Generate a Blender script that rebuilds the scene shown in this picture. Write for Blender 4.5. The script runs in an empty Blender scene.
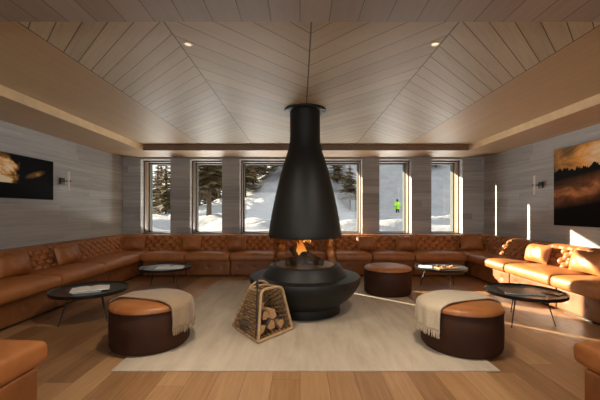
import bpy, math, random
from mathutils import Vector, Matrix
random.seed(7)
PI = math.pi
sc = bpy.context.scene
col = sc.collection
XC = 0.08            # centre line of the room
WL, WR = -3.99, 4.15 # side walls
YB = 7.5             # inner face of the window wall
YG = 8.06            # outer face
CEIL, SOF = 2.62, 2.51

# ------------------------------------------------------------------ nodes
class NT:
    def __init__(self, name):
        self.m = bpy.data.materials.new(name); self.m.use_nodes = True
        self.t = self.m.node_tree; self.t.nodes.clear()
        self.out = self.t.nodes.new('ShaderNodeOutputMaterial')
    def n(self, kind, **kw):
        x = self.t.nodes.new(kind)
        for k, v in kw.items(): setattr(x, k, v)
        return x
    def put(self, sock, v):
        if isinstance(v, bpy.types.NodeSocket): self.t.links.new(v, sock)
        elif v is not None: sock.default_value = v
    def ma(self, op, a, b=None, c=None, clamp=False):
        x = self.n('ShaderNodeMath', operation=op, use_clamp=clamp)
        self.put(x.inputs[0], a); self.put(x.inputs[1], b)
        if c is not None: self.put(x.inputs[2], c)
        return x.outputs[0]
    def pos(self):
        g = self.n('ShaderNodeNewGeometry'); s = self.n('ShaderNodeSeparateXYZ')
        self.t.links.new(g.outputs['Position'], s.inputs[0])
        return s.outputs[0], s.outputs[1], s.outputs[2]
    def objco(self):
        g = self.n('ShaderNodeTexCoord'); s = self.n('ShaderNodeSeparateXYZ')
        self.t.links.new(g.outputs['Object'], s.inputs[0])
        return s.outputs[0], s.outputs[1], s.outputs[2]
    def vec(self, x, y, z):
        c = self.n('ShaderNodeCombineXYZ')
        for i, v in enumerate((x, y, z)): self.put(c.inputs[i], v)
        return c.outputs[0]
    def noise(self, v, scale=1.0, detail=3.0, rough=0.5, dist=0.0):
        x = self.n('ShaderNodeTexNoise'); self.put(x.inputs['Vector'], v)
        x.inputs['Scale'].default_value = scale; x.inputs['Detail'].default_value = detail
        x.inputs['Roughness'].default_value = rough; x.inputs['Distortion'].default_value = dist
        return x.outputs[0]
    def white(self, v):
        x = self.n('ShaderNodeTexWhiteNoise', noise_dimensions='3D'); self.put(x.inputs['Vector'], v)
        return x.outputs[0]
    def ramp(self, f, stops):
        r = self.n('ShaderNodeValToRGB'); self.put(r.inputs[0], f)
        e = r.color_ramp.elements
        while len(e) < len(stops): e.new(0.5)
        for q, (p, c) in zip(e, stops): q.position = p; q.color = (*c, 1) if len(c) == 3 else c
        return r.outputs[0]
    def mix(self, f, a, b, mode='MIX'):
        x = self.n('ShaderNodeMix', data_type='RGBA', blend_type=mode)
        self.put(x.inputs[0], f)
        for i, v in ((6, a), (7, b)):
            self.put(x.inputs[i], v if isinstance(v, bpy.types.NodeSocket) else (*v, 1))
        return x.outputs[2]
    def mixf(self, f, a, b):
        return self.ma('ADD', self.ma('MULTIPLY', a, self.ma('SUBTRACT', 1.0, f)), self.ma('MULTIPLY', b, f))
    def pbr(self, color, rough=0.5, metal=0.0, spec=0.5, bump=None, bs=0.3, bd=0.01, coat=0.0, emis=None, es=0.0, sheen=0.0):
        p = self.n('ShaderNodeBsdfPrincipled')
        self.put(p.inputs['Base Color'], color if isinstance(color, bpy.types.NodeSocket) else (*color, 1))
        self.put(p.inputs['Roughness'], rough); p.inputs['Metallic'].default_value = metal
        p.inputs['Specular IOR Level'].default_value = spec
        p.inputs['Coat Weight'].default_value = coat; p.inputs['Sheen Weight'].default_value = sheen
        if emis is not None:
            self.put(p.inputs['Emission Color'], emis if isinstance(emis, bpy.types.NodeSocket) else (*emis, 1))
            p.inputs['Emission Strength'].default_value = es
        if bump is not None:
            b = self.n('ShaderNodeBump'); self.put(b.inputs['Height'], bump)
            b.inputs['Strength'].default_value = bs; b.inputs['Distance'].default_value = bd
            self.t.links.new(b.outputs[0], p.inputs['Normal'])
        self.t.links.new(p.outputs[0], self.out.inputs[0])
        return self.m
    # boards: c = across, l = along; returns (random per board, seam mask, grain)
    def boards(self, c, l, w, L, line=0.02, seed=0.0):
        cw = self.ma('DIVIDE', c, w)
        i = self.ma('FLOOR', cw)
        off = self.ma('MULTIPLY', self.white(self.vec(i, seed, 3.0)), L)
        ll = self.ma('DIVIDE', self.ma('ADD', l, off), L)
        j = self.ma('FLOOR', ll)
        rnd = self.white(self.vec(i, j, seed))
        fc = self.ma('ABSOLUTE', self.ma('SUBTRACT', self.ma('SUBTRACT', cw, i), 0.5))
        fl = self.ma('ABSOLUTE', self.ma('SUBTRACT', self.ma('SUBTRACT', ll, j), 0.5))
        m1 = self.ma('GREATER_THAN', fc, 0.5 - line / 2)
        m2 = self.ma('GREATER_THAN', fl, 0.5 - line * w / L / 2)
        g = self.noise(self.vec(self.ma('MULTIPLY', c, 38.0), self.ma('MULTIPLY', l, 2.2), self.ma('MULTIPLY', rnd, 37.0)), 1.0, 4.0, 0.6, 0.4)
        return rnd, self.ma('MAXIMUM', m1, m2), g

def mat_ceiling():
    k = NT('chevron_oak'); x, y, z = k.pos()
    xx = k.ma('ABSOLUTE', k.ma('SUBTRACT', x, 0.08))
    inner = k.ma('LESS_THAN', xx, 1.03)
    border = k.ma('GREATER_THAN', xx, 2.05)
    s = 1.05; q = 1 / math.sqrt(1 + s * s)
    ca = k.ma('MULTIPLY', k.ma('ADD', y, k.ma('MULTIPLY', xx, s)), q)
    la = k.ma('MULTIPLY', k.ma('SUBTRACT', k.ma('MULTIPLY', y, s), xx), q)
    h = math.sqrt(0.5)
    cb = k.ma('MULTIPLY', k.ma('SUBTRACT', y, xx), h)
    lb = k.ma('MULTIPLY', k.ma('ADD', y, xx), h)
    r1, m1, g1 = k.boards(ca, la, 0.190, 60.0, 0.035, 1.0)
    r2, m2, g2 = k.boards(cb, lb, 0.128, 60.0, 0.05, 2.0)
    r3, m3, g3 = k.boards(xx, y, 0.105, 5.0, 0.022, 4.0)
    def pick(a, b, c): return k.mixf(border, k.mixf(inner, b, a), c)
    r = pick(r1, r2, r3); g = pick(g1, g2, g3); m = pick(m1, m2, k.ma('MULTIPLY', m3, 0.45))
    f = k.ma('ADD', k.ma('MULTIPLY', r, 0.30), k.ma('MULTIPLY', g, 0.75))
    d1 = k.ma('ABSOLUTE', k.ma('SUBTRACT', xx, 1.03)); d2 = k.ma('ABSOLUTE', k.ma('SUBTRACT', xx, 2.05))
    seam = k.ma('MAXIMUM', k.ma('LESS_THAN', d1, 0.005), k.ma('MAXIMUM', k.ma('LESS_THAN', d2, 0.005), k.ma('LESS_THAN', xx, 0.006)))
    m = k.ma('MAXIMUM', m, seam)
    c = k.ramp(f, [(0.15, (0.325, 0.266, 0.180)), (0.5, (0.435, 0.366, 0.252)), (0.9, (0.54, 0.46, 0.328))])
    c = k.mix(border, c, k.mix(0.75, c, (0.45, 0.295, 0.150)))
    c = k.mix(m, c, (0.05, 0.03, 0.018))
    return k.pbr(c, 0.5, spec=0.3, bump=m, bs=0.4, bd=-0.004)

def mat_boards(name, cols, across, along, w, L, line, rough, seam=(0.05, 0.03, 0.02), seed=5.0, spec=0.5, amp=0.55):
    k = NT(name); p = k.pos()
    r, m, g = k.boards(p[across], p[along], w, L, line, seed)
    f = k.ma('ADD', k.ma('MULTIPLY', r, amp), k.ma('MULTIPLY', g, 1.0 - amp))
    c = k.ramp(f, [(0.15, cols[0]), (0.5, cols[1]), (0.9, cols[2])])
    c = k.mix(m, c, seam)
    return k.pbr(c, k.ma('ADD', rough, k.ma('MULTIPLY', g, 0.12)), spec=spec, bump=k.ma('SUBTRACT', k.ma('MULTIPLY', g, 0.15), m), bs=0.25, bd=0.003)

def mat_stone(axis):
    k = NT('grey_grained_panel'); x, y, z = k.pos(); l = (x, y)[axis]
    r, m, g = k.boards(z, l, 0.155, 1.9, 0.012, 9.0 + axis)
    st = k.noise(k.vec(k.ma('MULTIPLY', l, 0.9), k.ma('MULTIPLY', z, 26.0), k.ma('MULTIPLY', r, 9.0)), 1.0, 5.0, 0.62, 0.5)
    fi = k.noise(k.vec(k.ma('MULTIPLY', l, 6.0), k.ma('MULTIPLY', z, 120.0), 0.0), 1.0, 2.0, 0.5)
    f = k.ma('ADD', k.ma('MULTIPLY', r, 0.22), k.ma('ADD', k.ma('MULTIPLY', st, 0.65), k.ma('MULTIPLY', fi, 0.18)))
    c = k.ramp(f, [(0.25, (0.225, 0.222, 0.215)), (0.52, (0.345, 0.341, 0.331)), (0.8, (0.49, 0.483, 0.47))])
    c = k.mix(k.ma('MULTIPLY', m, 0.5), c, (0.12, 0.11, 0.10))
    return k.pbr(c, 0.6, spec=0.35, bump=st, bs=0.25, bd=0.006)

def mat_leather(name, base, rough=0.36, spec=0.5):
    k = NT(name); x, y, z = k.objco(); v = k.vec(x, y, z)
    info = k.n('ShaderNodeObjectInfo')
    n1 = k.noise(v, 5.0, 4.0, 0.6, 0.6); n2 = k.noise(v, 130.0, 3.0, 0.6)
    f = k.ma('ADD', k.ma('MULTIPLY', n1, 0.85), k.ma('MULTIPLY', info.outputs['Random'], 0.22))
    d = tuple(c * q for c, q in zip(base, (0.66, 0.58, 0.52))); h = tuple(min(1, c * 1.32) for c in base)
    c = k.ramp(f, [(0.25, d), (0.55, base), (0.85, h)])
    return k.pbr(c, k.ma('ADD', rough, k.ma('MULTIPLY', n1, 0.16)), spec=spec, bump=k.ma('ADD', k.ma('MULTIPLY', n2, 0.35), n1), bs=0.22, bd=0.004)

def mat_plain(name, c, rough=0.5, metal=0.0, spec=0.5, var=0.12, scale=20.0, **kw):
    k = NT(name); v = k.vec(*k.objco()); n = k.noise(v, scale, 3.0, 0.55)
    cc = k.ramp(n, [(0.25, tuple(a * (1 - var) for a in c)), (0.75, tuple(min(1, a * (1 + var)) for a in c))])
    return k.pbr(cc, rough, metal, spec, **kw)

def mat_rug():
    k = NT('woven_rug'); x, y, z = k.pos()
    n = k.noise(k.vec(k.ma('MULTIPLY', x, 9.0), k.ma('MULTIPLY', y, 1.6), 0.0), 1.0, 5.0, 0.65, 0.3)
    w = k.noise(k.vec(k.ma('MULTIPLY', x, 160.0), k.ma('MULTIPLY', y, 60.0), 0.0), 1.0, 2.0, 0.5)
    big = k.noise(k.vec(x, y, 0.0), 1.3, 2.0, 0.5)
    f = k.ma('ADD', k.ma('MULTIPLY', n, 0.5), k.ma('ADD', k.ma('MULTIPLY', w, 0.25), k.ma('MULTIPLY', big, 0.25)))
    c = k.ramp(f, [(0.3, (0.345, 0.275, 0.208)), (0.5, (0.455, 0.378, 0.293)), (0.7, (0.555, 0.475, 0.38))])
    return k.pbr(c, 0.92, spec=0.15, bump=w, bs=0.5, bd=0.004)

def mat_glass(name, tint=(1, 1, 1), base=0.04, rough=0.0):
    k = NT(name)
    t = k.n('ShaderNodeBsdfTransparent'); t.inputs[0].default_value = (*tint, 1)
    g = k.n('ShaderNodeBsdfGlossy'); g.inputs['Roughness'].default_value = rough
    g.inputs['Color'].default_value = (1, 1, 1, 1)
    lw = k.n('ShaderNodeLayerWeight'); lw.inputs[0].default_value = 0.35
    f = k.ma('ADD', k.ma('MULTIPLY', k.ma('POWER', lw.outputs['Facing'], 4.0), 0.5), base, clamp=True)
    mx = k.n('ShaderNodeMixShader'); k.put(mx.inputs[0], f)
    k.t.links.new(t.outputs[0], mx.inputs[1]); k.t.links.new(g.outputs[0], mx.inputs[2])
    k.t.links.new(mx.outputs[0], k.out.inputs[0])
    return k.m

def mat_snow():
    k = NT('snow'); x, y, z = k.pos(); v = k.vec(x, y, z)
    n = k.noise(v, 0.9, 5.0, 0.6); n2 = k.noise(v, 14.0, 3.0, 0.6)
    c = k.ramp(n, [(0.3, (0.31, 0.305, 0.305)), (0.7, (0.41, 0.40, 0.395))])
    return k.pbr(c, 0.7, spec=0.2, bump=k.ma('ADD', n, k.ma('MULTIPLY', n2, 0.2)), bs=0.6, bd=0.35)

def mat_picture(name, stops, sx, sy, seed, cy, band):
    # misty mountain photograph printed on canvas; local x along the wall, z up
    k = NT(name); x, y, z = k.objco()
    v = k.vec(k.ma('MULTIPLY', x, sx), k.ma('MULTIPLY', z, sy), seed)
    n = k.noise(v, 1.0, 6.0, 0.6, 0.8)
    dz = k.ma('ABSOLUTE', k.ma('SUBTRACT', z, cy))
    m = k.ma('SUBTRACT', 1.0, k.ma('DIVIDE', dz, band), clamp=True)
    f = k.ma('MULTIPLY', n, k.ma('ADD', k.ma('MULTIPLY', m, 1.0), 0.12))
    return k, x, z, n, f

M = {}
M['ceil'] = mat_ceiling()
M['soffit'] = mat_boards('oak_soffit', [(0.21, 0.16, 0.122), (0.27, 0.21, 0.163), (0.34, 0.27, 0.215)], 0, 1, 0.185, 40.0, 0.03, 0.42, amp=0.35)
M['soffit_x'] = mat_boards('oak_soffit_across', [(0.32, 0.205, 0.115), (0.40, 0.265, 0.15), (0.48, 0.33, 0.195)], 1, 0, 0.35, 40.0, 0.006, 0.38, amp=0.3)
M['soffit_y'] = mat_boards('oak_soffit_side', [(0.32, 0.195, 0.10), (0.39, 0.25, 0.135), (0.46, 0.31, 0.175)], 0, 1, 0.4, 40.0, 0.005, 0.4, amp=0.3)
M['floor'] = mat_boards('oak_floor', [(0.15, 0.068, 0.026), (0.325, 0.172, 0.076), (0.49, 0.295, 0.15)], 0, 1, 0.215, 2.4, 0.012, 0.32, seed=11.0, spec=0.45, amp=0.40)
M['stone_x'] = mat_stone(0); M['stone_y'] = mat_stone(1)
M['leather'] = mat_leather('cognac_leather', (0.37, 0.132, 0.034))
M['leather_base'] = mat_leather('cognac_leather_panel', (0.24, 0.083, 0.021))  # cushion leather again, darkened for the shade low on the sofas
M['leather_dark'] = mat_leather('brown_leather', (0.042, 0.015, 0.007), 0.6, 0.2)  # ottoman sides, their shade painted in as a near-black brown
M['black'] = mat_plain('matt_black_steel', (0.010, 0.0095, 0.009), 0.5, 0.0, 0.32)
M['black_sh'] = mat_plain('black_lacquer', (0.013, 0.011, 0.010), 0.30, 0.0, 0.35)
M['iron'] = mat_plain('black_iron', (0.012, 0.012, 0.012), 0.5)
M['frame'] = mat_plain('brown_timber_frame', (0.105, 0.062, 0.033), 0.5, scale=9.0)
M['jamb'] = mat_plain('light_timber', (0.22, 0.135, 0.062), 0.7, 0.0, 0.2, scale=9.0)
M['bronze'] = mat_plain('dark_bronze', (0.045, 0.045, 0.045), 0.4, 0.0)
M['sash'] = mat_plain('grey_metal_sash', (0.085, 0.09, 0.087), 0.8, 0.0, 0.1)
M['fascia'] = mat_plain('pale_oak_fascia', (0.80, 0.61, 0.36), 0.45, scale=6.0)  # brightness of the lit side fascias put into the board colour
M['fascia_dark'] = mat_plain('dark_oak_fascia', (0.21, 0.13, 0.070), 0.5, scale=6.0)  # back edge board, its shade put into a darker tone
M['glass'] = mat_glass('window_glass', (0.97, 0.985, 0.98), 0.02)
M['fglass'] = mat_glass('curved_glass', (0.90, 0.87, 0.83), 0.05)
M['snow'] = mat_snow()
M['rug'] = mat_rug()
M['plate'] = mat_plain('bronze_plate', (0.22, 0.13, 0.06), 0.35, 0.6)
M['char'] = mat_plain('charred_wood', (0.006, 0.005, 0.005), 0.8, scale=40.0, var=0.5)
M['wicker'] = mat_plain('wicker', (0.235, 0.135, 0.060), 0.6, var=0.55, scale=45.0)
M['wicker_rim'] = mat_plain('bent_cane', (0.40, 0.26, 0.13), 0.55, var=0.25, scale=30.0)
M['bark'] = mat_plain('bark', (0.085, 0.052, 0.032), 0.9, var=0.5, scale=35.0)
M['split'] = mat_plain('split_wood', (0.45, 0.26, 0.12), 0.75, var=0.3, scale=25.0)
M['throw'] = mat_plain('beige_wool', (0.30, 0.205, 0.122), 0.95, spec=0.1, var=0.15, scale=60.0, sheen=0.3)
M['throw2'] = mat_plain('pale_wool', (0.55, 0.45, 0.32), 0.95, spec=0.1, var=0.12, scale=60.0, sheen=0.3)
M['brass'] = mat_plain('brass', (0.55, 0.40, 0.2), 0.35, 0.9)
M['opal'] = mat_plain('opal_glass', (0.75, 0.70, 0.62), 0.3)
M['paper'] = mat_plain('paper', (0.80, 0.79, 0.76), 0.6, var=0.05)
M['cover'] = mat_plain('dark_cover', (0.10, 0.075, 0.06), 0.35, var=0.5, scale=14.0)
M['spruce'] = mat_plain('conifer_needles', (0.17, 0.115, 0.040), 0.8, var=0.5, scale=1.2)
M['trunk'] = mat_plain('conifer_bark', (0.10, 0.062, 0.038), 0.9, var=0.4, scale=6.0)
M['neon'] = mat_plain('neon_jacket', (0.50, 1.0, 0.03), 0.7, var=0.1)
M['navy'] = mat_plain('dark_trousers', (0.02, 0.025, 0.035), 0.8)
M['skin'] = mat_plain('skin', (0.45, 0.26, 0.18), 0.6, var=0.05)
M['plaster'] = mat_plain('exterior_timber', (0.10, 0.065, 0.04), 0.7)

def mat_page():
    k = NT('printed_page'); x, y, z = k.objco()
    n = k.noise(k.vec(k.ma('MULTIPLY', x, 9.0), k.ma('MULTIPLY', y, 9.0), 0.0), 1.0, 3.0, 0.6)
    ln = k.ma('LESS_THAN', k.ma('FRACT', k.ma('MULTIPLY', y, 70.0)), 0.4)
    pic = k.ma('GREATER_THAN', n, 0.54)
    c = k.mix(k.ma('MULTIPLY', ln, 0.35), (0.74, 0.72, 0.68), (0.3, 0.29, 0.28))
    c = k.mix(pic, c, k.ramp(n, [(0.5, (0.35, 0.25, 0.18)), (0.7, (0.12, 0.12, 0.13))]))
    return k.pbr(c, 0.4)
M['page'] = mat_page()

def mat_flame():
    k = NT('flame'); x, y, z = k.objco()
    f = k.ma('DIVIDE', z, 0.26, clamp=True)
    c = k.ramp(f, [(0.0, (1.0, 0.55, 0.12)), (0.4, (1.0, 0.30, 0.04)), (1.0, (0.75, 0.12, 0.01))])
    e = k.n('ShaderNodeEmission'); k.put(e.inputs[0], c); e.inputs[1].default_value = 0.9
    t = k.n('ShaderNodeBsdfTransparent'); mx = k.n('ShaderNodeMixShader')
    k.put(mx.inputs[0], k.ma('SUBTRACT', 0.85, k.ma('MULTIPLY', f, 0.5)))
    k.t.links.new(t.outputs[0], mx.inputs[1]); k.t.links.new(e.outputs[0], mx.inputs[2])
    k.t.links.new(mx.outputs[0], k.out.inputs[0]); return k.m
M['flame'] = mat_flame()
def mat_emit(name, c, s):
    k = NT(name); e = k.n('ShaderNodeEmission'); e.inputs[0].default_value = (*c, 1); e.inputs[1].default_value = s
    k.t.links.new(e.outputs[0], k.out.inputs[0]); return k.m
M['lamp'] = mat_emit('downlight_lens', (1.0, 0.86, 0.66), 0.7)

# ------------------------------------------------------------------ mesh builder
class MB:
    def __init__(self): self.v = []; self.f = []; self.mi = []
    def add(self, vs, fs, mi=0, mtx=None):
        o = len(self.v)
        self.v += [tuple(mtx @ Vector(p)) for p in vs] if mtx else [tuple(p) for p in vs]
        self.f += [tuple(i + o for i in f) for f in fs]; self.mi += [mi] * len(fs)
    def box(self, x0, x1, y0, y1, z0, z1, mi=0, mtx=None):
        vs = [(x, y, z) for z in (z0, z1) for y in (y0, y1) for x in (x0, x1)]
        self.add(vs, [(0, 2, 3, 1), (4, 5, 7, 6), (0, 1, 5, 4), (2, 6, 7, 3), (0, 4, 6, 2), (1, 3, 7, 5)], mi, mtx)
    def lathe(self, prof, seg=48, mi=0, mtx=None, cx=0, cy=0):
        vs = []; fs = []; rows = []
        for r, z in prof:
            if r < 1e-6: rows.append([len(vs)]); vs.append((cx, cy, z))
            else:
                rows.append(list(range(len(vs), len(vs) + seg)))
                vs += [(cx + r * math.cos(2 * PI * i / seg), cy + r * math.sin(2 * PI * i / seg), z) for i in range(seg)]
        for a, b in zip(rows, rows[1:]):
            for i in range(seg):
                j = (i + 1) % seg
                if len(a) == 1 and len(b) == 1: continue
                if len(a) == 1: fs.append((a[0], b[j], b[i]))
                elif len(b) == 1: fs.append((a[i], a[j], b[0]))
                else: fs.append((a[i], a[j], b[j], b[i]))
        self.add(vs, fs, mi, mtx)
    def tube(self, pts, r, seg=8, mi=0, cap=True, mtx=None):
        pts = [Vector(p) for p in pts]; n = len(pts)
        rs = r if isinstance(r, (list, tuple)) else [r] * n
        vs = []; fs = []; up = None
        for i in range(n):
            d = (pts[min(i + 1, n - 1)] - pts[max(i - 1, 0)]).normalized()
            if up is None: up = Vector((0, 0, 1)) if abs(d.z) < 0.9 else Vector((1, 0, 0))
            a = d.cross(up).normalized(); b = a.cross(d).normalized(); up = b
            for k in range(seg):
                t = 2 * PI * k / seg
                vs.append(pts[i] + a * (rs[i] * math.cos(t)) + b * (rs[i] * math.sin(t)))
        for i in range(n - 1):
            for k in range(seg):
                q = (k + 1) % seg
                fs.append((i * seg + k, i * seg + q, (i + 1) * seg + q, (i + 1) * seg + k))
        if cap:
            fs.append(tuple(range(seg - 1, -1, -1))); fs.append(tuple(range((n - 1) * seg, n * seg)))
        self.add(vs, fs, mi, mtx)
    def rbox(self, x0, x1, y0, y1, z0, z1, r, fn=None, nx=6, ny=6, nz=3, mi=0, mtx=None):
        def ax(a, b, n):
            m = [a, a + r * 0.12, a + r * 0.4, a + r]
            e = [b - r, b - r * 0.4, b - r * 0.12, b]
            inner = [a + r + (b - a - 2 * r) * i / n for i in range(1, n)]
            return m + inner + e
        X, Y, Z = ax(x0, x1, nx), ax(y0, y1, ny), ax(z0, z1, nz)
        idx = {}; vs = []; fs = []
        def vid(i, j, k):
            key = (i, j, k)
            if key not in idx:
                p = Vector((X[i], Y[j], Z[k]))
                c = Vector((min(max(p.x, x0 + r), x1 - r), min(max(p.y, y0 + r), y1 - r), min(max(p.z, z0 + r), z1 - r)))
                d = p - c
                q = c + d.normalized() * r if d.length > 1e-9 else p
                if fn: q = Vector(fn(q))
                idx[key] = len(vs); vs.append(q)
            return idx[key]
        a, b, c = len(X) - 1, len(Y) - 1, len(Z) - 1
        for i in range(a):
            for j in range(b):
                fs.append((vid(i, j, 0), vid(i, j + 1, 0), vid(i + 1, j + 1, 0), vid(i + 1, j, 0)))
                fs.append((vid(i, j, c), vid(i + 1, j, c), vid(i + 1, j + 1, c), vid(i, j + 1, c)))
        for i in range(a):
            for k in range(c):
                fs.append((vid(i, 0, k), vid(i + 1, 0, k), vid(i + 1, 0, k + 1), vid(i, 0, k + 1)))
                fs.append((vid(i, b, k), vid(i, b, k + 1), vid(i + 1, b, k + 1), vid(i + 1, b, k)))
        for j in range(b):
            for k in range(c):
                fs.append((vid(0, j, k), vid(0, j, k + 1), vid(0, j + 1, k + 1), vid(0, j + 1, k)))
                fs.append((vid(a, j, k), vid(a, j + 1, k), vid(a, j + 1, k + 1), vid(a, j, k + 1)))
        self.add(vs, fs, mi, mtx)
    def build(self, name, mats, parent=None, smooth=True, loc=None):
        me = bpy.data.meshes.new(name); me.from_pydata(self.v, [], self.f); me.update()
        for m in (mats if isinstance(mats, (list, tuple)) else [mats]): me.materials.append(m)
        me.polygons.foreach_set('material_index', self.mi)
        if smooth:
            me.polygons.foreach_set('use_smooth', [True] * len(me.polygons))
            try: me.set_sharp_from_angle(angle=math.radians(42))
            except Exception: pass
        o = bpy.data.objects.new(name, me); col.objects.link(o)
        if parent: o.parent = parent
        if loc: o.location = loc
        return o

def tag(o, label, cat, group=None):
    o['label'] = label; o['category'] = cat
    if group: o['group'] = group
    return o
def thing(name, label, cat, loc=(0, 0, 0), rotz=0, group=None):
    o = bpy.data.objects.new(name, None); col.objects.link(o); o.empty_display_size = 0.1
    o.location = loc; o.rotation_euler = (0, 0, rotz)
    return tag(o, label, cat, group)
def struct(o): o['kind'] = 'structure'; return o
def dup(root, loc, rotz=0, label=None, group=None, scale=None):
    r = root.copy(); col.objects.link(r); r.location = loc; r.rotation_euler = (root.rotation_euler[0], root.rotation_euler[1], rotz)
    if scale: r.scale = scale
    if label: r['label'] = label
    if group: r['group'] = group
    for ch in list(root.children):
        c = ch.copy(); col.objects.link(c); c.parent = r
        for g in list(ch.children):
            d = g.copy(); col.objects.link(d); d.parent = c
    return r

# ------------------------------------------------------------------ room shell
def boxobj(name, args, mat, parent=None):
    b = MB(); b.box(*args); return b.build(name, mat, parent, smooth=False)
YR = -2.6
struct(boxobj('floor', (WL - 0.2, WR + 0.2, YR - 0.2, YG, -0.12, 0), M['floor']))
struct(boxobj('ceiling', (WL - 0.2, WR + 0.2, YR - 0.2, YG, CEIL, CEIL + 0.15), M['ceil']))
struct(boxobj('wall_left', (WL - 0.2, WL, YR - 0.2, YG, 0, CEIL), M['stone_y']))
struct(boxobj('wall_right', (WR, WR + 0.2, YR - 0.2, YG, 0, CEIL), M['stone_y']))
FX0, FX1 = XC - 3.22, XC + 3.30
struct(boxobj('trim_1', (WL, FX0, 2.13, 6.66, SOF, CEIL), M['soffit_y']))
struct(boxobj('trim_2', (FX1, WR, 2.13, 6.66, SOF, CEIL), M['soffit_y']))
struct(boxobj('trim_3', (WL, WR, 6.66, YB, SOF, CEIL), M['soffit_x']))
struct(boxobj('trim_4', (WL, WR, YR, 2.13, SOF, CEIL), M['soffit']))

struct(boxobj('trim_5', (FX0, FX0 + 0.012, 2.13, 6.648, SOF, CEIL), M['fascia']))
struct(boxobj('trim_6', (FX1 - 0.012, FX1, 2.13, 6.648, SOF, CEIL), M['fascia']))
struct(boxobj('trim_7', (FX0, FX1, 6.648, 6.66, SOF, CEIL), M['fascia_dark']))
WIN = [(-3.59, -2.92), (-2.48, -1.757), (-1.36, 1.40), (1.79, 2.51), (2.96, 3.66)]
SILL, HEAD = 0.79, 2.46
b = MB(); edges = [WL] + [e for w in WIN for e in w] + [WR]
for i in range(0, len(edges), 2): b.box(edges[i], edges[i + 1], YB, YG, 0, SOF + 0.14)
for x0, x1 in WIN:
    b.box(x0, x1, YB, YG, 0, SILL - 0.02)
    b.box(x0, x1, YB, YG, HEAD, SOF + 0.14)
struct(b.build('wall_back', M['stone_x'], smooth=False))
for i, (x0, x1) in enumerate(WIN):
    e = struct(thing('window_%d' % (i + 1), '', '', ((x0 + x1) / 2, YB, SILL)))
    del e['label']; del e['category']
    h = (x1 - x0) / 2; H = HEAD - SILL
    b = MB(); f = 0.022                                     # brown timber frame set back from the wall face
    for a, c in ((-h, -h + f), (h - f, h)): b.box(a, c, 0.16, 0.28, 0, H)
    b.box(-h + f, h - f, 0.16, 0.28, H - 0.035, H); b.box(-h + f, h - f, 0.02, 0.28, -0.02, 0.012)
    b.build('window_frame', M['frame'], e, smooth=False)
    b = MB()
    for a, c in ((-h, -h + 0.012), (h - 0.012, h)): b.box(a, c, 0.28, 0.39, 0, H)
    b.box(-h, h, 0.28, 0.39, H - 0.012, H); b.box(-h, h, 0.28, 0.39, -0.02, 0.006)
    b.build('jamb_lining', M['jamb'], e, smooth=False)
    b = MB(); f = 0.032
    for a, c in ((-h, -h + f), (h - f, h)): b.box(a, c, 0.39, 0.54, 0, H)
    b.box(-h + f, h - f, 0.39, 0.54, H - 0.05, H); b.box(-h + f, h - f, 0.39, 0.54, -0.02, 0.02)
    b.build('sash', M['sash'], e, smooth=False)
    b = MB(); b.box(-h + f, h - f, 0.500, 0.506, 0.02, H - 0.05)
    b.build('pane', M['glass'], e, smooth=False)
    L = bpy.data.lights.new('portal', 'AREA'); L.shape = 'RECTANGLE'; L.size = 2 * h; L.size_y = H
    L.cycles.is_portal = True
    o = bpy.data.objects.new('portal', L); col.objects.link(o)
    o.location = ((x0 + x1) / 2, YG + 0.02, (SILL + HEAD) / 2); o.rotation_euler = (-PI / 2, 0, 0)
# roof overhang outside the window wall
struct(boxobj('roof_overhang', (WL - 1.5, WR + 1.5, YG, YG + 0.72, 2.585, 2.80), M['plaster']))
# unseen rear wall; its wide window is added to hold the fill lamp
b = MB()
for a in ((WL, -3.2, 0, CEIL), (3.36, WR, 0, CEIL), (-3.2, 3.36, 0, 0.75), (-3.2, 3.36, 2.35, CEIL)): b.box(a[0], a[1], YR - 0.2, YR, a[2], a[3])
struct(b.build('wall_rear', M['stone_x'], smooth=False))
e = struct(boxobj('window_6', (-3.2, 3.36, YR - 0.12, YR - 0.11, 0.75, 2.35), M['glass']))

# ------------------------------------------------------------------ sofas
def tufted(D, w, y0=0.47, y1=0.585, z0=0.36, z1=0.79, a=0.168, bb=0.145):
    """tufted back cushion, x in 0..w, closed mesh; front faces -y"""
    prof = []; nf = 30
    for i in range(nf + 1):
        t = i / nf; prof.append((y0 + (y1 - y0) * t - 0.02 * math.sin(PI * t), z0 + (z1 - 0.05 - z0) * t, 1))
    prof += [(y1 + 0.012, z1 - 0.025, .7), (y1 + 0.035, z1 - 0.008, .4), (y1 + 0.07, z1, .2), (D - 0.04, z1, 0), (D - 0.012, z1 - 0.012, 0), (D, z1 - 0.04, 0), (D, z0 - .06, 0), (y0 + .04, z0 - .06, 0)]
    nx = max(12, int(w / 0.0115)); m = len(prof)
    a = w / max(1, round(w / a))
    vs = []; fs = []
    for i in range(nx + 1):
        x = w * i / nx
        ed = min(x, w - x); rd = 0.03 * max(0, 1 - ed / 0.03) ** 2
        s = 0
        for j, (y, z, k) in enumerate(prof):
            t = z - z0
            u = x / a + (t - 0.06) / bb; v = x / a - (t - 0.06) / bb
            pf = (abs(math.sin(PI * u)) * abs(math.sin(PI * v))) ** 0.6
            du = abs(u - round(u)); dv = abs(v - round(v))
            but = math.exp(-((du * du + dv * dv) / 0.018))
            d = k * (0.046 * pf - 0.042 * but) - rd * (1 if k else .3)
            vs.append((x, y - (d if k else 0), z if k else z - rd * .4))
    for i in range(nx):
        for j in range(m):
            q = (j + 1) % m
            fs.append((i * m + j, (i + 1) * m + j, (i + 1) * m + q, i * m + q))
    fs.append(tuple(range(m - 1, -1, -1))); fs.append(tuple(range(nx * m, nx * m + m)))
    return vs, fs

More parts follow.
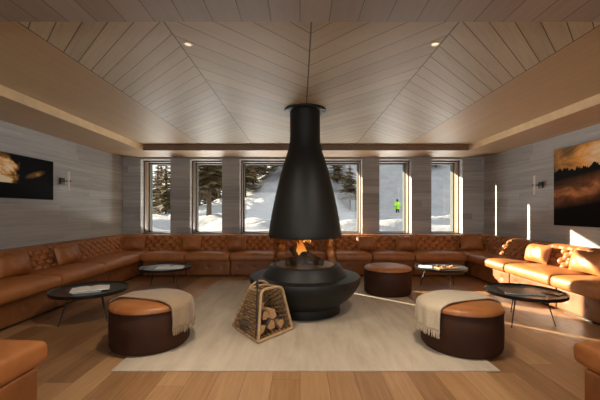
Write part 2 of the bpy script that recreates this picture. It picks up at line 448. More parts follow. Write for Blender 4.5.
def seat_cushion(b, x0, x1, y0, y1, z0=0.31, z1=0.455, crown=0.035, mtx=None):
    cx, cy = (x0 + x1) / 2, (y0 + y1) / 2; hx, hy = (x1 - x0) / 2, (y1 - y0) / 2
    def fn(p):
        e = max(0, 1 - ((p.x - cx) / hx) ** 4) * max(0, 1 - ((p.y - cy) / hy) ** 4)
        t = max(0, (p.z - z0) / (z1 - z0))
        wr = 0.003 * math.sin(17 * p.x + 9 * p.y) * e
        return (p.x, p.y - (0.012 * math.sin(PI * t) if p.y < cy else 0), p.z + (crown * e + wr) * t)
    b.rbox(x0 + 0.003, x1 - 0.003, y0, y1, z0, z1, 0.04, fn, 14, 10, 3, mtx=mtx)

def base_box(b, x0, x1, y0, y1, z0=0.025, z1=0.315, mtx=None):
    bx = [x0 + (x1 - x0) * q for q in (0.17, 0.5, 0.83)]
    def fn(p):
        if p.y < y0 + 0.03:
            d = 0
            for q in bx:
                d = max(d, math.exp(-(((p.x - q) ** 2 + (p.z - 0.19) ** 2) / 0.0012)))
            return (p.x, p.y + 0.018 * d, p.z)
        return p
    b.rbox(x0 + 0.004, x1 - 0.004, y0, y1, z0, z1, 0.022, fn, 36, 4, 12, mtx=mtx)

def sofa_section(w, D, label, loc, rotz, group, back_lo=0, back_hi=None):
    t = thing('sofa_section', label, 'sofa', loc, rotz, group)
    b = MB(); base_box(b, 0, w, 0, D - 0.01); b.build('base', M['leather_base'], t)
    b = MB(); b.box(0.05, w - 0.05, 0.05, D - 0.05, 0, 0.03); b.build('plinth', M['iron'], t, smooth=False)
    b = MB(); seat_cushion(b, 0, w, -0.085, 0.53); b.build('seat_cushion', M['leather'], t)
    b = MB(); vs, fs = tufted(D, w); b.add(vs, fs); b.build('backrest', M['leather'], t)
    return t

GB, GL, GR = 'sofa sections along the window wall', 'sofa sections along the left wall', 'sofa sections along the right wall'
bx = [-3.12, -2.27, -1.385, -0.46, 0.52, 1.42, 2.26, 3.28]
lb = ['tufted tan leather sofa section under the leftmost window, beside the left corner',
      'tufted tan leather sofa section under the second window from the left',
      'tufted leather sofa section left of the fireplace under the wide window',
      'leather sofa section mostly hidden straight behind the black fireplace',
      'leather sofa section just right of the fireplace glass under the wide window',
      'leather sofa section behind the small round ottoman without a throw',
      'leather sofa section under the window with the skier, behind the far right table']
for i in range(7):
    sofa_section(bx[i + 1] - bx[i], 0.885, lb[i], (bx[i], 6.6, 0), 0, GB)
sy = [6.5, 5.35, 4.37, 3.40, 2.40]
ll = ['leather sofa section on the left wall next to the far corner',
      'leather sofa section on the left wall below the bar sconce, between the two left pillows',
      'leather sofa section on the left wall below the misty picture, behind the near left table',
      'leather sofa section on the left wall cut by the left photo edge']
rl = ['leather sofa section on the right wall next to the far corner, half in sun',
      'sunlit leather sofa section on the right wall below the bar sconce',
      'sunlit leather sofa section on the right wall below the big mountain picture',
      'leather sofa section at the right photo edge, out of the sun patch']
for i in range(4):
    w = sy[i] - sy[i + 1]
    sofa_section(w, 0.785, ll[i], (-3.2, sy[i + 1], 0), PI / 2, GL)
    sofa_section(w, 0.785, rl[i], (3.36, sy[i], 0), -PI / 2, GR)
def corner(name, label, mirror):
    s = -1 if mirror else 1
    t = thing(name, label, 'sofa', (3.36 if mirror else -3.2, 6.6, 0))
    def mx(x0, x1): return (min(s * x0, s * x1), max(s * x0, s * x1))
    x0, x1 = mx(-0.785, 0.0)
    b = MB(); b.rbox(x0, x1, 0.0, 0.885, 0.025, 0.315, 0.022, None, 8, 8, 3)
    x2, x3 = mx(-0.7, -0.085) if False else mx(-0.77, 0.0)
    b.rbox(min(x2, x3), max(x2, x3), -0.098, 0.02, 0.025, 0.315, 0.022, None, 8, 2, 3)
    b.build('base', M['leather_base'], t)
    x0, x1 = mx(-0.55, 0.078)
    b = MB(); seat_cushion(b, x0, x1, -0.095, 0.53); b.build('seat_cushion', M['leather'], t)
    x0, x1 = mx(-0.56, 0.078)
    b = MB(); vs, fs = tufted(0.885, abs(x1 - x0)); b.add(vs, fs, mtx=Matrix.Translation((x0, 0, 0)))
    b.build('backrest', M['leather'], t)
    b = MB(); vs, fs = tufted(0.785, 0.975)
    if mirror: m = Matrix.Translation((0, 0.88, 0)) @ Matrix.Rotation(-PI / 2, 4, 'Z')
    else: m = Matrix.Translation((0, -0.095, 0)) @ Matrix.Rotation(PI / 2, 4, 'Z')
    b.add(vs, fs, mtx=m); b.build('backrest', M['leather'], t)
corner('corner_sofa_section', 'leather corner sofa section in the far left corner of the room', False)
corner('corner_sofa_section', 'leather corner sofa section in the far right corner of the room', True)
sofa_section(1.25, 0.84, 'end sofa section in the near left foreground, cut by the left photo edge', (-1.65, 2.11, 0), PI, 'foreground sofa ends')
sofa_section(1.25, 0.84, 'end sofa section in the near right foreground, cut by the right photo edge', (3.03, 2.10, 0), PI, 'foreground sofa ends')

# lumbar pillows
def pillow_mesh(w, h, th, seed):
    rr = random.Random(seed); n = 18; m = 12
    vs = []; fs = []
    for side in (1, -1):
        o = len(vs)
        for i in range(n + 1):
            for j in range(m + 1):
                u = -1 + 2 * i / n; v = -1 + 2 * j / m
                t = (max(0, 1 - abs(u) ** 3) * max(0, 1 - abs(v) ** 2.6)) ** 0.6
                sh = 1 - 0.05 * (1 - abs(u) ** 2) * abs(v) ** 2; sw = 1 - 0.04 * (1 - abs(v) ** 2) * abs(u) ** 2
                wr = 0.006 * math.sin(9 * u + 4 * v + seed) * t
                vs.append((u * w / 2 * sw, -side * (t * th / 2 + wr * (side > 0)) , v * h / 2 * sh))
        for i in range(n):
            for j in range(m):
                q = (o + i * (m + 1) + j, o + (i + 1) * (m + 1) + j, o + (i + 1) * (m + 1) + j + 1, o + i * (m + 1) + j + 1)
                fs.append(q if side > 0 else q[::-1])
    return vs, fs
def pillow(label, x, y, z, rotz, group, w=0.46, h=0.30, th=0.18, lean=-0.30, seed=1):
    b = MB(); vs, fs = pillow_mesh(w, h, th, seed); b.add(vs, fs)
    o = b.build('lumbar_pillow', M['leather'], loc=(x, y, z)); o.rotation_euler = (lean, 0, rotz)
    return tag(o, label, 'pillow', group)
ZP = 0.632
GP = 'leather lumbar pillows on the sofas'
for i, (x, y, r, l, w) in enumerate([
    (-3.60, 4.17, PI / 2, 'leather lumbar pillow on the left sofa nearest the left photo edge', 0.52),
    (-3.60, 5.16, PI / 2, 'leather lumbar pillow on the left sofa behind the near left table', 0.50),
    (-3.49, 6.985, 0.12, 'leather lumbar pillow in the far left sofa corner', 0.46),
    (-2.28, 6.985, 0, 'leather lumbar pillow between the two leftmost windows, above the far left table', 0.42),
    (-1.33, 6.985, 0, 'leather lumbar pillow left of the fireplace, below the left edge of the wide window', 0.42),
    (1.39, 6.985, 0, 'leather lumbar pillow right of the fireplace, behind the small round ottoman', 0.42),
    (2.22, 6.985, 0, 'leather lumbar pillow below the window with the skier', 0.42),
    (3.60, 6.985, -0.10, 'leather lumbar pillow in the far right sofa corner', 0.46),
    (3.765, 5.28, -PI / 2, 'sunlit leather lumbar pillow on the right sofa nearest the far corner', 0.50),
    (3.765, 4.36, -PI / 2, 'sunlit leather lumbar pillow on the right sofa below the big picture', 0.52)]):
    pillow(l, x, y, ZP, r, GP, w=w, seed=i)

# ------------------------------------------------------------------ ottomans and throws
def ottoman(label, x, y):
    t = thing('ottoman', label, 'ottoman', (x, y, 0.012), 0, 'round leather ottomans')
    R = 0.362
    b = MB(); b.lathe([(0, 0.0), (R - 0.03, 0.0), (R - 0.03, 0.02), (R - 0.008, 0.022), (R, 0.04), (R + 0.004, 0.2), (R, 0.355), (R - 0.012, 0.368), (0, 0.368)], 72)
    b.build('body', M['leather_dark'], t)
    b = MB(); b.lathe([(0, 0.366), (R - 0.012, 0.366), (R + 0.002, 0.374), (R + 0.002, 0.388), (R - 0.006, 0.404), (R - 0.03, 0.419), (R - 0.09, 0.432), (R - 0.2, 0.441), (0, 0.445)], 72)
    b.build('cushion', M['leather'], t)
    b = MB(); b.lathe([(R + 0.002, 0.372), (R + 0.007, 0.370), (R + 0.007, 0.364), (R + 0.001, 0.362)], 72)
    b.build('piping', M['leather_dark'], t)
    return t
OL, OR_, OF = (-1.468, 3.28), (1.55, 3.22), (1.387, 5.28)
ottoman('round brown leather ottoman on the left with a beige throw over it', *OL)
ottoman('round brown leather ottoman on the right with a pale throw over it', *OR_)
ottoman('bare round leather ottoman without a throw, beside the fireplace', *OF)

def throw_blanket(label, c, sgn, mat, seed):
    R = 0.374
    d = Vector((0.94 * sgn, -0.34)); n = Vector((0.34 * sgn, 0.94))
    def topz(r):
        r = min(r, R)
        return 0.456 - 0.012 * (r / R) ** 2 - 0.034 * max(0, (r - 0.24) / (R - 0.24)) ** 2.2
    ns, nt = 46, 30; t0, t1 = -0.128, 0.335
    H = 0.20
    vs = []; fs = []
    rr = random.Random(seed)
    for j in range(nt + 1):
        t = t0 + (t1 - t0) * j / nt
        sr = math.sqrt(R * R - t * t); a = -sr - 0.035; e = sr + H
        for i in range(ns + 1):
            s = a + (e - a) * i / ns
            wob = 0.012 * math.sin(5.0 * s + seed) if j == 0 else 0.012 * math.sin(5.0 * s + seed) * (1 - j / nt)
            if abs(s) <= sr:
                p = d * s + n * (t + wob); z = topz(math.hypot(s, t)) + 0.003 * math.sin(22 * t + 6 * s + seed)
            else:
                ex = abs(s) - sr; q = math.copysign(sr, s)
                base = d * q + n * (t + wob * (1 if s < 0 else 0.4)); out = (d * q + n * t).normalized()
                fold = (0.010 * math.sin(46 * t + seed) + 0.008) * min(1, ex / 0.12)
                off = 0.012 * min(1, ex / 0.02) + max(0, fold) + 0.02 * ex
                p = base + out * off; z = topz(R) - max(0, ex - 0.004)
            vs.append((p.x, p.y, z))
    for j in range(nt):
        for i in range(ns):
            q = (j * (ns + 1) + i, j * (ns + 1) + i + 1, (j + 1) * (ns + 1) + i + 1, (j + 1) * (ns + 1) + i)
            fs.append(q if sgn > 0 else q[::-1])
    th = thing('throw_blanket', label, 'blanket', (c[0], c[1], 0.012), 0)
    b = MB(); b.add(vs, fs); o = b.build('cloth', mat, th)
    m = o.modifiers.new('thickness', 'SOLIDIFY'); m.thickness = 0.011; m.offset = 1
    b = MB()
    for k in range(64):
        j = k / 64 * nt; j0 = int(j); f = j - j0
        A = Vector(vs[j0 * (ns + 1) + ns]); B = Vector(vs[(j0 + 1) * (ns + 1) + ns]); p = A.lerp(B, f)
        out = Vector((p.x, p.y, 0)).normalized()
        q = p + out * 0.006
        e = q + Vector((rr.uniform(-.012, .012), rr.uniform(-.012, .012), -rr.uniform(0.05, 0.065))) + out * rr.uniform(0, .008)
        b.tube([q + Vector((0, 0, .008)), (q + e) / 2 + out * rr.uniform(-.001, .004), e], [0.0045, 0.004, 0.0025], 5)
    b.build('fringe', mat, th)
throw_blanket('beige fringed wool throw draped over the left ottoman', OL, 1, M['throw'], 1.3)
throw_blanket('pale cream fringed wool throw draped over the right ottoman', OR_, -1, M['throw2'], 2.1)

# ------------------------------------------------------------------ tables
def coffee_table(label, x, y, legs, rotz=0):
    t = thing('coffee_table', label, 'table', (x, y, 0), rotz, 'round black tray tables')
    R = 0.42; T = 0.35
    b = MB(); b.lathe([(0, T - 0.035), (R - 0.03, T - 0.035), (R - 0.004, T - 0.028), (R, T - 0.018), (R, T + 0.006), (R - 0.005, T + 0.010), (R - 0.012, T + 0.006), (R - 0.018, T - 0.004), (R - 0.04, T - 0.008), (0, T - 0.008)], 72)
    b.build('table_top', M['black_sh'], t)
    for (lx, ly) in legs:
        q = 0.70
        b = MB(); b.tube([(lx * q, ly * q, T - 0.03), (lx * .85, ly * .85, 0.16), (lx, ly, 0.0)], [0.008, 0.007, 0.005], 10)
        b.build('leg', M['iron'], t)
    return t
TNL, TNR, TFL, TFR = (-2.56, 4.06), (2.66, 3.95), (-2.28, 5.66), (2.39, 5.66)
coffee_table('round black tray table near the left sofa, holding white magazines', *TNL, [(-0.15, -0.33), (-0.03, 0.34), (0.31, -0.17)])
coffee_table('round black tray table near the sunlit right sofa, holding a dark magazine', *TNR, [(-0.31, -0.25), (0.22, -0.20), (0.05, 0.33)])
coffee_table('round black tray table in the far left sofa corner', *TFL, [(-0.32, 0.12), (0.05, 0.20), (0.26, 0.14)][0:1] + [(0.02, 0.33), (0.27, -0.17)])
coffee_table('round black tray table in the far right sofa corner', *TFR, [(-0.31, 0.12), (0.30, 0.15), (0.04, -0.33)])

def open_magazine(label, x, y, z, rotz, w=0.40, d=0.27, group=None, mat='page'):
    t = thing('magazine', label, 'magazine', (x, y, z), rotz, group)
    for s in (-1, 1):
        b = MB(); n = 10; vs = []; fs = []
        for i in range(n + 1):
            u = i / n; zz = 0.004 + 0.014 * math.sin(PI * min(1, u * 1.15)) * (1 - u * .6)
            for yy in (-d / 2, d / 2):
                vs.append((s * u * w / 2, yy, zz)); vs.append((s * u * w / 2, yy, 0.0))
        for i in range(n):
            a = i * 4; c = a + 4
            F = [(a, c, c + 2, a + 2), (a + 1, a + 3, c + 3, c + 1), (a, a + 1, c + 1, c), (a + 2, c + 2, c + 3, a + 3)]
            fs += [f if s > 0 else f[::-1] for f in F]
        e = n * 4; fs.append((e, e + 1, e + 3, e + 2) if s > 0 else (e, e + 2, e + 3, e + 1))
        b.add(vs, fs); b.build('page_spread', M[mat], t)
    return t
def closed_magazine(label, x, y, z, rotz, w=0.22, d=0.30, h=0.012, cover='cover', group=None):
    t = thing('magazine', label, 'magazine', (x, y, z), rotz, group)
    b = MB(); b.rbox(-w / 2 + .003, w / 2 - .003, -d / 2 + .003, d / 2 - .003, 0.001, h - .001, 0.001, None, 1, 1, 1); b.build('pages', M['paper'], t)
    b = MB(); b.box(-w / 2, w / 2, -d / 2, d / 2, h - .002, h); b.box(-w / 2, w / 2, -d / 2, d / 2, 0, .0012); b.box(-w / 2 - .001, -w / 2 + .001, -d / 2, d / 2, 0, h)
    b.build('cover', M[cover], t, smooth=False)
    return t
ZT = 0.342
open_magazine('white open magazine lying on the near left table', TNL[0] + 0.02, TNL[1] - 0.02, ZT + 0.0135, 0.5, mat='paper')
closed_magazine('closed magazine lying under the open one on the near left table', TNL[0] + 0.0, TNL[1] - 0.0, ZT, 0.35, 0.30, 0.36, 0.0125)
closed_magazine('dark glossy magazine on the near right table', TNR[0] - 0.05, TNR[1] + 0.0, ZT, -0.2, 0.40, 0.30, 0.012)
closed_magazine('smaller brown magazine on the near right table, right of the dark one', TNR[0] + 0.26, TNR[1] - 0.08, ZT, 0.5, 0.14, 0.20, 0.008)
open_magazine('open magazine with pale pages on the far left table', TFL[0] + 0.08, TFL[1] - 0.02, ZT, 0.2, 0.44, 0.30, mat='paper')
closed_magazine('closed magazine on the far left table, left of the open one', TFL[0] - 0.24, TFL[1] - 0.1, ZT, 0.5, 0.16, 0.22, 0.010)
# serving board with pastries on the far right table
t = thing('serving_board', 'wooden serving board with pastries on the far right table', 'board', (TFR[0] + 0.05, TFR[1] - 0.1, ZT), 0.1)
b = MB(); b.rbox(-0.17, 0.17, -0.10, 0.10, 0, 0.016, 0.006, None, 3, 3, 1); b.build('board', M['split'], t)
b = MB(); b.rbox(0.16, 0.25, -0.02, 0.02, 0.002, 0.014, 0.005, None, 2, 2, 1); b.build('handle', M['split'], t)
M['crust'] = mat_plain('golden_crust', (0.42, 0.19, 0.06), 0.6, var=0.4, scale=60.0)
for i in range(5):
    b = MB(); pts = []; rs = []
    for q in range(7):
        u = -1 + q / 3; pts.append((0.032 * u, 0.012 * (1 - u * u), 0.016)); rs.append(0.006 + 0.014 * (1 - u * u))
    b.tube(pts, rs, 10)
    o = b.build('pastry', M['crust'], loc=(TFR[0] - 0.07 + 0.062 * i, TFR[1] - 0.1 + 0.035 * (-1) ** i, ZT + 0.0175)); o.rotation_euler = (0, 0, 0.5 * i)
    tag(o, 'small golden pastry on the serving board, far right table', 'pastry', 'pastries on the serving board')
open_magazine('white open magazine on the far right table, left of the board', TFR[0] - 0.24, TFR[1] + 0.06, ZT, 1.2, 0.30, 0.22, mat='paper')

# ------------------------------------------------------------------ rug
b = MB(); b.rbox(-1.53, 1.62, 2.69, 6.18, 0.0, 0.012, 0.005, None, 2, 2, 1)
o = b.build('rug', M['rug']); tag(o, 'large pale beige woven rug under the fireplace', 'rug')
RUG = 0.012

# ------------------------------------------------------------------ fireplace
FC = (0.065, 4.35)
t = thing('suspended_fireplace', 'black conical open fireplace with round glass, in the middle of the room', 'fireplace', (FC[0], FC[1], RUG))
z = lambda v: v - RUG
prof = [(0.196, 2.605), (0.196, 2.30), (0.198, 2.22), (0.208, 2.15), (0.228, 2.07), (0.255, 1.98), (0.283, 1.90), (0.315, 1.79), (0.350, 1.65), (0.385, 1.50), (0.418, 1.34), (0.448, 1.18), (0.468, 1.05), (0.474, 1.00), (0.470, 0.972), (0.455, 0.962), (0.425, 0.962), (0.405, 1.0), (0.36, 1.30), (0.18, 2.10), (0.17, 2.58)]
b = MB(); b.lathe([(r, z(h)) for r, h in prof], 96); b.build('hood', M['black'], t)
b = MB(); b.lathe([(0.19, z(CEIL - 0.03)), (0.262, z(CEIL - 0.03)), (0.27, z(CEIL - 0.024)), (0.27, z(CEIL - 0.001)), (0.19, z(CEIL - 0.001))], 72); b.build('ceiling_collar', M['black'], t)
b = MB(); b.lathe([(0.418, z(0.605)), (0.418, z(0.985)), (0.413, z(0.985)), (0.413, z(0.605)), (0.418, z(0.605))], 96); b.build('glass_cylinder', M['fglass'], t)
b = MB(); b.lathe([(0, 0), (0.45, 0), (0.455, 0.015), (0.45, 0.10), (0.50, z(0.145)), (0.575, z(0.205)), (0.64, z(0.275)), (0.69, z(0.35)), (0.712, z(0.405)), (0.716, z(0.45)), (0.710, z(0.468)), (0.69, z(0.472)), (0, z(0.472))], 96); b.build('bowl', M['black'], t)
b = MB(); b.lathe([(0.55, z(0.470)), (0.545, z(0.478)), (0.50, z(0.54)), (0.465, z(0.595)), (0.45, z(0.608)), (0.40, z(0.608)), (0.395, z(0.60)), (0, z(0.60))], 96); b.build('hearth_step', M['black'], t)
b = MB(); b.lathe([(0.385, z(0.600)), (0.385, z(0.609)), (0.30, z(0.609)), (0, z(0.611))], 72); b.build('burner_plate', M['plate'], t)

rr = random.Random(4)
def rough_log(b, L, r, seg=9, mi=0, rnd=rr):
    n = 6; pts = []; vs = []; fs = []
    an = [r * rnd.uniform(0.8, 1.15) for _ in range(seg)]
    for i in range(n + 1):
        for k in range(seg):
            q = an[k] * rnd.uniform(0.92, 1.06); th = 2 * PI * k / seg
            vs.append((-L / 2 + L * i / n, q * math.cos(th), q * math.sin(th)))
    for i in range(n):
        for k in range(seg):
            j = (k + 1) % seg; fs.append((i * seg + k, i * seg + j, (i + 1) * seg + j, (i + 1) * seg + k))
    fs.append(tuple(range(seg - 1, -1, -1))); fs.append(tuple(range(n * seg, n * seg + seg)))
    b.add(vs, fs, mi)
for i, (dx, dy, dz, ry, rz, L, r) in enumerate([(-0.06, -0.05, 0.035, 0.0, 0.3, 0.34, 0.045), (0.09, -0.03, 0.035, 0.0, -0.5, 0.36, 0.046), (0.0, 0.09, 0.035, 0.0, 0.05, 0.40, 0.045),
                                               (-0.06, 0.0, 0.098, -0.5, 0.9, 0.31, 0.042), (0.08, 0.0, 0.095, 0.35, -0.7, 0.30, 0.044), (-0.10, 0.02, 0.11, 1.0, 0.2, 0.24, 0.034), (0.01, -0.02, 0.125, 0.1, 1.5, 0.26, 0.04)]):
    b = MB(); rough_log(b, L, r)
    o = b.build('charred_log', M['char'], loc=(FC[0] - 0.02 + dx, FC[1] + dy, 0.615 + dz)); o.rotation_euler = (0, ry, rz)
    tag(o, 'charred black log in the heap burning inside the fireplace glass', 'log', 'charred logs in the fire')
fl = thing('flame', 'orange flames rising from the charred logs in the fireplace', 'fire', (FC[0] - 0.06, FC[1], 0.73))
for (dx, dy, h, r) in [(0, 0, 0.27, 0.026), (-0.04, 0.02, 0.20, 0.018), (0.04, 0.01, 0.21, 0.02), (0.02, -0.05, 0.15, 0.016), (-0.02, -0.04, 0.17, 0.018), (0.07, 0.02, 0.13, 0.014)]:
    b = MB(); pts = []; rs = []
    for q in range(11):
        u = q / 10; pts.append((dx + 0.022 * math.sin(5 * u + 20 * dx) * u, dy + 0.012 * math.cos(6 * u + 9 * dx) * u, h * u)); rs.append(max(0.001, r * (math.sin(PI * min(1, u * 0.75 + 0.22)) ** 1.2) * (1 - u ** 3)))
    b.tube(pts, rs, 10); b.build('flame_tongue', M['flame'], fl)

# ------------------------------------------------------------------ log basket
A, B, C, D = [Vector((p[0], p[1], RUG)) for p in ((-0.745, 3.70), (-0.405, 3.23), (-0.085, 3.62), (-0.40, 4.02))]
TA, TB, TC, TD = Vector((-0.545, 3.58, 0.462)), Vector((-0.395, 3.40, 0.485)), Vector((-0.195, 3.58, 0.478)), Vector((-0.355, 3.72, 0.475))
O = (A + B + C + D) / 4
t = thing('log_basket', 'woven wicker log basket with open front standing before the fireplace', 'basket', (O.x, O.y, RUG))
P = {k: v - Vector((O.x, O.y, RUG)) for k, v in dict(A=A, B=B, C=C, D=D, TA=TA, TB=TB, TC=TC, TD=TD).items()}
def weave(b, p00, p10, p11, p01, ns, nw):
    nrm = (p10 - p00).cross(p01 - p00).normalized()
    def at(u, v): return p00.lerp(p10, u).lerp(p01.lerp(p11, u), v)
    for i in range(ns + 1):
        u = i / ns; b.tube([at(u, 0), at(u, .5), at(u, 1)], 0.006, 6)
    for w in range(nw):
        v = (w + 0.5) / nw; pts = []
        for i in range(2 * ns + 1):
            u = i / (2 * ns)
            o = 0 if i % 2 else (1 if (i // 2 + w) % 2 else -1)
            pts.append(at(u, v) + nrm * 0.013 * o)
        b.tube(pts, 0.0105, 6)
b = MB(); weave(b, P['A'] + Vector((0, 0, .01)), P['B'] + Vector((0, 0, .01)), P['TB'], P['TA'], 6, 17); b.build('woven_side', M['wicker'], t)
b = MB(); weave(b, P['D'] + Vector((0, 0, .01)), P['A'] + Vector((0, 0, .01)), P['TA'], P['TD'], 6, 17); b.build('woven_side', M['wicker'], t)
b = MB(); weave(b, P['C'] + Vector((0, 0, .01)), P['D'] + Vector((0, 0, .01)), P['TD'], P['TC'], 6, 17); b.build('woven_side', M['wicker'], t)
b = MB(); weave(b, P['A'] + Vector((0, 0, .012)), P['B'] + Vector((0, 0, .012)), P['C'] + Vector((0, 0, .012)), P['D'] + Vector((0, 0, .012)), 8, 18); b.build('woven_bottom', M['wicker'], t)
def arch(p, q, r0, r1, h):
    pts = [p, p.lerp(r0, .5)]
    n = 8
    e = r0 + (p - r0).normalized() * 0.06; g = r1 + (q - r1).normalized() * 0.06
    pts = [p, p.lerp(e, .5), e]
    for i in range(1, 5): u = i / 5; pts.append(e.lerp(r0, u).lerp(r0.lerp(r0.lerp(r1, .3), u), u))
    for i in range(0, 5): u = i / 5; pts.append(r0.lerp(r1, .7).lerp(r1, u).lerp(r1.lerp(g, u), u))
    return pts + [g, g.lerp(q, .5), q]
b = MB(); b.tube([v + Vector((0, 0, .014)) for v in arch(P['B'], P['C'], P['TB'], P['TC'], 0)], 0.0145, 8); b.tube([P['B'] + Vector((0, 0, .016)), P['C'] + Vector((0, 0, .016))], 0.016, 8)
b.build('front_hoop', M['wicker_rim'], t)
b = MB(); b.tube([v + Vector((0, 0, .014)) for v in arch(P['A'], P['D'], P['TA'], P['TD'] , 0)], 0.013, 8); b.tube([P['A'] + Vector((0, 0, .016)), P['D'] + Vector((0, 0, .016))], 0.013, 8)
b.build('rear_hoop', M['wicker_rim'], t)
up = Vector((0, 0, .016))
for nm, p, q, r in (('bottom_rim', P['A'] + up, P['B'] + up, .014), ('bottom_rim', P['D'] + up, P['C'] + up, .013), ('top_rim', P['TA'], P['TB'], .011), ('top_rim', P['TD'], P['TC'], .011)):
    b = MB(); b.tube([p, q], r, 8); b.build(nm, M['wicker_rim'], t)
mid = (P['TA'] + P['TB']) / 2; mid2 = (P['TC'] + P['TD']) / 2
b = MB(); pts = []
for i in range(13):
    u = i / 12; pts.append(P['TA'].lerp(P['TD'], u) + Vector((0, 0, 0.065 * math.sin(PI * u) ** 0.7)))
b.tube(pts, 0.011, 8); b.build('handle', M['wicker_rim'], t)
# firewood in the basket
def firewood(label, p, rot, L, r, seed):
    rnd = random.Random(seed); b = MB(); vs = []; fs = []
    tri = [(r, 0.12), (r * .9, 0.9), (r, 2.2), (r * .55, 3.6), (r * .9, 5.0)]
    tri = [(q * rnd.uniform(.9, 1.1), a) for q, a in tri]; n = 5; m = len(tri)
    for i in range(n + 1):
        for q, a in tri:
            k = q * rnd.uniform(.96, 1.04); vs.append((-L / 2 + L * i / n, k * math.cos(a), k * math.sin(a)))
    for i in range(n):
        for k in range(m):
            j = (k + 1) % m; fs.append((i * m + k, i * m + j, (i + 1) * m + j, (i + 1) * m + k))
    b.add(vs, fs, 0)
    b.mi = [1 if (i % m) in (2, 3) else 0 for i in range(len(fs))]
    b.add([vs[k] for k in range(m)], [tuple(range(m - 1, -1, -1))], 1); b.add([vs[n * m + k] for k in range(m)], [tuple(range(m))], 1)
    o = b.build('firewood_log', [M['bark'], M['split']], smooth=False, loc=p); o.rotation_euler = rot
    return tag(o, label, 'log', 'split logs in the wicker basket')
fd = (C - B).normalized(); inn = Vector((-fd.y, fd.x, 0)); ang = math.atan2(inn.y, inn.x)
def lay(label, along, h, L, r, roll, seed, yaw=0.0, tilt=0.0, back=0.0):
    p = B + fd * along + inn * (0.035 + 0.22 * h + back + L / 2); p.z = RUG + 0.02 + h
    firewood(label, p, (roll, tilt, ang + yaw), L, r, seed)
lay('split log at the left end of the bottom row in the wicker basket', 0.105, 0.072, 0.30, 0.060, 0.3, 1)
lay('split log in the middle of the bottom row in the wicker basket', 0.235, 0.074, 0.32, 0.063, 1.4, 2)
lay('split log at the right end of the bottom row in the wicker basket', 0.370, 0.070, 0.30, 0.060, 2.4, 4)
lay('split log left in the second layer of the basket pile', 0.165, 0.186, 0.27, 0.060, 0.9, 5, 0.1)
lay('split log right in the second layer of the basket pile', 0.290, 0.190, 0.27, 0.062, 3.6, 6, -0.1)
lay('pale split log lying slanted on top of the basket pile', 0.215, 0.308, 0.25, 0.058, 0.2, 3, -0.75, -0.12, -0.03)
# poker
pk = thing('fire_poker', 'black iron poker leaning upright at the corner of the log basket', 'poker', (-0.432, 3.275, RUG + 0.03))
b = MB(); b.tube([(0, 0, 0.0), (0.0, 0.05, 0.28), (0.0, 0.09, 0.50)], 0.0075, 8); b.build('shaft', M['iron'], pk)
b = MB(); b.lathe([(0, 0.475), (0.011, 0.485), (0.016, 0.515), (0.011, 0.55), (0.005, 0.585), (0, 0.60)], 12, cy=0.094); b.build('grip', M['iron'], pk)

# ------------------------------------------------------------------ pictures and sconces
def picture(label, name, x, y0, y1, z0, z1, right, mat):
    w = y1 - y0; h = z1 - z0
    t = thing('wall_picture', label, 'picture', (x, (y0 + y1) / 2, (z0 + z1) / 2), -PI / 2 if right else PI / 2)
    b = MB(); b.box(-w / 2, w / 2, 0.0, 0.035, -h / 2, h / 2); b.build('frame', M['iron'], t, smooth=False)
    b = MB(); b.box(-w / 2 + .006, w / 2 - .006, -0.002, 0.001, -h / 2 + .006, h / 2 - .006); b.build('canvas', mat, t, smooth=False)
    return t
def pic_left():
    k = NT('print_of_sunset_cloud'); x, y, z = k.objco()
    # local x runs towards the far end of the wall
    n = k.noise(k.vec(k.ma('MULTIPLY', x, 3.0), k.ma('MULTIPLY', z, 6.0), 3.0), 1.0, 6.0, 0.62, 0.9)
    e1 = k.ma('ADD', k.ma('POWER', k.ma('DIVIDE', k.ma('ADD', x, 0.44), 0.29), 2.0), k.ma('POWER', k.ma('DIVIDE', k.ma('SUBTRACT', z, 0.05), 0.20), 2.0))
    n3 = k.noise(k.vec(k.ma('MULTIPLY', x, 7.0), k.ma('MULTIPLY', z, 9.0), 1.0), 1.0, 5.0, 0.6)
    g1 = k.ma('SUBTRACT', k.ma('ADD', 0.45, k.ma('MULTIPLY', n3, 2.4)), e1, clamp=True)
    e2 = k.ma('ADD', k.ma('POWER', k.ma('DIVIDE', k.ma('SUBTRACT', x, 0.20), 0.20), 2.0), k.ma('POWER', k.ma('DIVIDE', k.ma('SUBTRACT', z, k.ma('MULTIPLY', x, 0.3)), 0.05), 2.0))
    g2 = k.ma('MULTIPLY', k.ma('SUBTRACT', 1.0, e2, clamp=True), k.ma('MULTIPLY', n3, 0.8))
    cut = k.ma('GREATER_THAN', z, k.ma('ADD', -0.13, k.ma('MULTIPLY', n, 0.06)))
    f = k.ma('MULTIPLY', k.ma('MULTIPLY', k.ma('ADD', g1, g2), cut), k.ma('MULTIPLY', k.ma('SUBTRACT', n, 0.25), 2.4), clamp=True)
    c = k.ramp(f, [(0.0, (0.003, 0.003, 0.003)), (0.2, (0.20, 0.10, 0.03)), (0.42, (0.80, 0.42, 0.12)), (0.7, (0.98, 0.84, 0.6))])
    return k.pbr(c, 0.65, spec=0.05)
